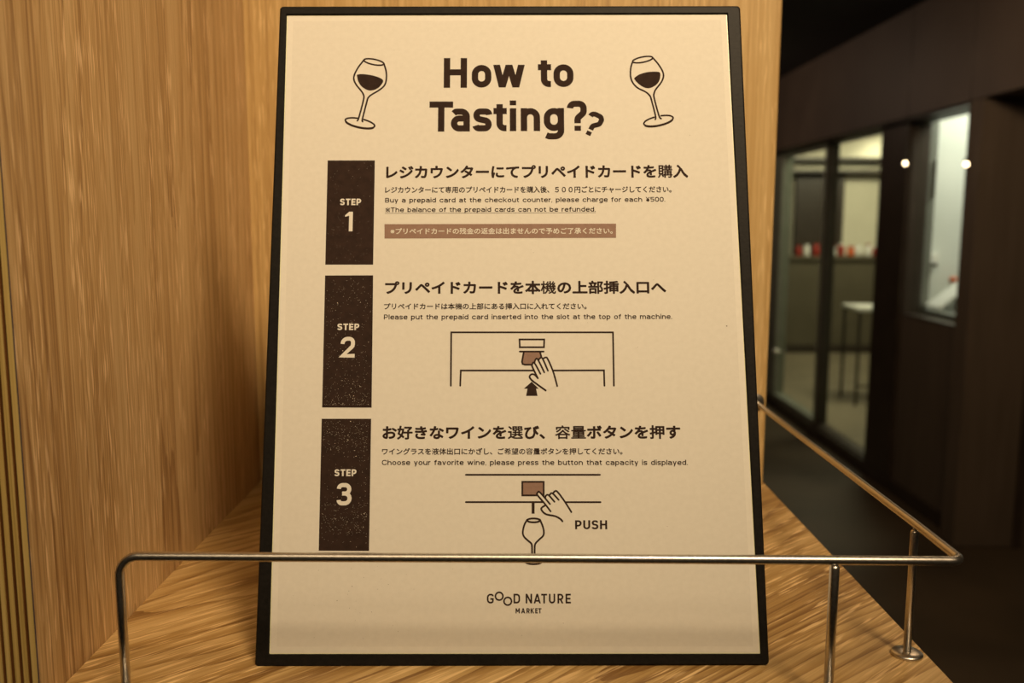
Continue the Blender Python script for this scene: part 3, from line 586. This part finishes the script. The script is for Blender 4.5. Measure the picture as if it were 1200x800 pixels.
# ------------------------------------------------------------------ the sign
tilt, syaw, sroll = .28564, .0051, .00394
ax = Vector((math.cos(syaw), math.sin(syaw), 0)); up = Vector((-math.sin(syaw) * math.sin(tilt), math.cos(syaw) * math.sin(tilt), math.cos(tilt)))
ax2 = ax * math.cos(sroll) + up * math.sin(sroll); up2 = up * math.cos(sroll) - ax * math.sin(sroll); nn = ax2.cross(up2)
sign = thing('sign_board', 'black framed cream instruction sign leaning back on the oak shelf behind the rail', 'sign')
sign.matrix_world = Matrix(((ax2.x, up2.x, nn.x, -.00025), (ax2.y, up2.y, nn.y, .36053), (ax2.z, up2.z, nn.z, SHELF), (0, 0, 0, 1)))
FW, FH, FD = 219.0, 300.96, 9.0
# frame: rounded outer rectangle, inner opening, lip and back as one closed mesh
def rrect(hw, y0, y1, r, n=5):
    out = []
    for cx, cy, a0 in ((hw - r, y0 + r, -90), (hw - r, y1 - r, 0), (-hw + r, y1 - r, 90), (-hw + r, y0 + r, 180)):
        out += [(cx + r * math.cos(math.radians(a0 + 90 * k / n)), cy + r * math.sin(math.radians(a0 + 90 * k / n))) for k in range(n + 1)]
    return out
bm = bmesh.new(); nco = 6
outer = rrect(FW / 2, 0, FH, 1.7)
cx_, cy_ = 0, FH / 2
def shrink(pts, d): return [(px - math.copysign(min(d, abs(px)), px), py + (d if py < cy_ else -d)) for px, py in pts]
inn = [OPENING[1], OPENING[2], OPENING[3], OPENING[0]]
inner = []
for q in inn: inner += [q] * nco
loops = []
for pts, z in ((shrink(outer, .8), -FD), (outer, -FD + .8), (outer, .2), (shrink(outer, .35), .65), (shrink(outer, .8), .8)):
    loops.append([bm.verts.new((px / 1000, py / 1000, z / 1000)) for px, py in pts])
def corner_loop(d, z):
    out = []
    for q in inn:
        v = bm.verts.new(((q[0] + (d if q[0] > 0 else -d)) / 1000, (q[1] + (-d if q[1] < cy_ else d)) / 1000, z / 1000)); out.append(v)
    return out
for a, b in zip(loops, loops[1:]):
    k = len(a)
    for i in range(k): bm.faces.new((a[i], a[(i + 1) % k], b[(i + 1) % k], b[i]))
il = corner_loop(.35, .8); il2 = corner_loop(0, .45); il3 = corner_loop(0, -1.0)
top = loops[-1]
for ci in range(4):
    seg = top[ci * nco:(ci + 1) * nco]
    for i in range(nco - 1): bm.faces.new((seg[i], seg[i + 1], il[ci]))
    nx = top[((ci + 1) % 4) * nco]
    bm.faces.new((seg[-1], nx, il[(ci + 1) % 4], il[ci]))
for a, b in ((il, il2), (il2, il3)):
    for i in range(4): bm.faces.new((a[i], a[(i + 1) % 4], b[(i + 1) % 4], b[i]))
bm.faces.new(loops[0][::-1])
bm.normal_update(); bmesh.ops.recalc_face_normals(bm, faces=bm.faces)
fo = finish('frame', bm, frame_black, sign)
def inset(q, d):
    cx = sum(p[0] for p in q) / 4; cy = sum(p[1] for p in q) / 4
    return [(px - math.copysign(d, px - cx), py - math.copysign(d, py - cy)) for px, py in q]
OPENING = [tuple(q) for q in OPENING]
def slab(name, q, n0, n1, m, parent):
    bm = bmesh.new(); a = [bm.verts.new((x / 1000, y / 1000, n0 / 1000)) for x, y in q]; b = [bm.verts.new((x / 1000, y / 1000, n1 / 1000)) for x, y in q]
    bm.faces.new(a[::-1]); bm.faces.new(b)
    for i in range(4): bm.faces.new((a[i], a[(i + 1) % 4], b[(i + 1) % 4], b[i]))
    return finish(name, bm, m, parent)
eo = slab('cover_edge', inset(OPENING, 0), -.9, -.10, lip, sign)
margin = slab('mount_card', inset(OPENING, .42), -.10, -.02, paper_card, sign)
sheet = slab('poster_sheet', inset(OPENING, 3.0), -.02, 0, paper, sign)
sheet['label'] = 'cream poster printed in dark brown with tasting instructions'
def lettering(name, polys, n, m, label=None, parent=None):
    o = flat(name, polys, n, m, parent or sheet)
    if label: o['label'] = label
    return o
polys = []
for c, x0, x1, y, cap in TITLE: polys += box_glyph(c, x0, x1, y, cap, .1015)
qx, qy, qc = SMALL_MARK; ra = math.radians(-27)
polys += glyph_polys('?', .66, .1, lambda gx, gy: (qx + qc * ((gx - .35) * math.cos(ra) - gy * math.sin(ra)), qy + qc * ((gx - .35) * math.sin(ra) + gy * math.cos(ra))))
lettering('title_lettering', polys, .05, ink, 'bold two line title')
for q in BARS: flat('step_bar', [(q, [(0, 1, 2, 3)])], .05, ink, sheet)
SW = dict(S=.62, T=.62, E=.55, P=.62, U=.66, H=.68)
for i, (t, a, b, cap) in enumerate(STEPS):
    polys = line_polys(t, a, b, cap, SW, .6, .13, .105)
    c, x0, x1, y, cp_ = NUMBERS[i]; polys += box_glyph(c, x0, x1, y, cp_, .092)
    lettering('step_lettering', polys, .08, cream, 'cream lettering on the dark bar')
t, a, b, cap = PUSH; lettering('push_lettering', line_polys(t, a, b, cap, SW, .6, .15, .095), .05, ink)
for t, a, b, hh, wt in JAPANESE: lettering('japanese_lettering', kana_polys(t, a, b, hh, wt), .05, ink)
for t, a, b, hh, _ in ENGLISH: lettering('english_lettering', line_polys(t, a, b, hh, h=.084, gap=.13), .05, ink)
lettering('underline', ribbon([Vector(UNDERLINE[0]), Vector(UNDERLINE[1])], .16), .05, ink)
flat('notice_strip', [(NOTICE, [(0, 1, 2, 3)])], .05, tint, sheet)
t, a, b, hh, wt = NOTICE_TEXT; lettering('notice_lettering', kana_polys(t, a, b, hh, wt), .08, cream, 'pale lettering on the brown strip')
polys = []
for c, x0, x1, y, cap in LOGO: polys += box_glyph(c, x0, x1, y, cap, .088)
for c, x0, x1, y, cap in LOGO_SMALL: polys += box_glyph(c, x0, x1, y, cap, .105)
for cx, cy in LOGO_RINGS: polys += ribbon([Vector((cx + 1.62 * math.cos(a), cy + 1.62 * math.sin(a))) for a in [2 * math.pi * k / 28 for k in range(28)]], .68, True)
lettering('shop_logo', polys, .05, ink, 'shop name with two linked rings')
for name, items in DRAWINGS:
    groups = {'line': [], 'dark': [], 'brown': [], 'paper': []}
    for kind, closed, sm, w, pts in items:
        path = smooth_path(pts, closed) if sm else [Vector(q) for q in pts]
        groups[kind] += ribbon(path, w, bool(closed), True) if kind == 'line' else fill(path)
    # strokes that pass behind the hand lie under its paper-coloured fill; one mesh per ink
    if groups['brown']: lettering('brown_fill', groups['brown'], .04, tint)
    if groups['paper']:
        first = [i for i, it in enumerate(items) if it[0] == 'paper'][0]; under, over = [], []
        for i, (kind, closed, sm, w, pts) in enumerate(items):
            if kind != 'line': continue
            path = smooth_path(pts, closed) if sm else [Vector(q) for q in pts]
            (under if i < first else over).extend(ribbon(path, w, bool(closed), True))
        lettering(name, under, .055, ink); lettering('unprinted_hand', groups['paper'], .07, cream); lettering('hand_drawing', over, .085, ink)
        if groups['dark']: lettering('dark_fill', groups['dark'], .05, ink)
    else: lettering(name, groups['line'] + groups['dark'], .05, ink)
# dust on the bars, specks on the paper
def hexa(x, y, r): return ([(x + r * math.cos(k * math.pi / 3), y + r * math.sin(k * math.pi / 3)) for k in range(6)], [(0, 1, 2, 3, 4, 5)])
polys = []
for bi, q in enumerate(BARS):
    for _ in range((120, 420, 520)[bi]):
        s, t = random.random(), random.random()
        if bi == 0: t = t ** 1.3
        if bi == 1: t = (t ** 2.2 if random.random() < .75 else t)
        if bi == 2: t = random.choice((t, .75 + .25 * random.random(), .1 + .25 * t))
        s = .04 + .92 * s; t = .02 + .96 * t
        x = (q[0][0] * (1 - s) + q[1][0] * s) * (1 - t) + (q[3][0] * (1 - s) + q[2][0] * s) * t
        y = (q[0][1] * (1 - t) + q[3][1] * t)
        polys.append(hexa(x, y, random.choice((.05, .06, .07, .08, .10)) * (1.9 if random.random() < .04 else 1) * (.75 if bi == 0 else 1)))
o = flat('dust_specks', polys, .1, dust_m, sheet); o['kind'] = 'stuff'
polys = [hexa(random.gauss(-70, 14), random.uniform(8, 45), random.uniform(.07, .16)) for _ in range(26)] + [hexa(random.uniform(-98, 98), random.uniform(8, 290), random.uniform(.05, .13)) for _ in range(40)]
polys.append(hexa(97.2, 146.5, .28))
o = flat('paper_specks', polys, .06, spot_m, sheet); o['kind'] = 'stuff'
# easel leg behind
lg = bmesh.new(); v = box_bm(lg, (-.035, -.0035, 0), (.035, 0, .262))
leg = finish('easel_leg', lg, frame_black, sign, .0008)
leg.matrix_local = Matrix.Translation((0, .2560, -.0095)) @ Matrix.Rotation(math.radians(90 + 35.5), 4, 'X')
hg = tube('hinge', [(-.03, .258, -.011), (.03, .258, -.011)], .0022, steel, sign, 12)
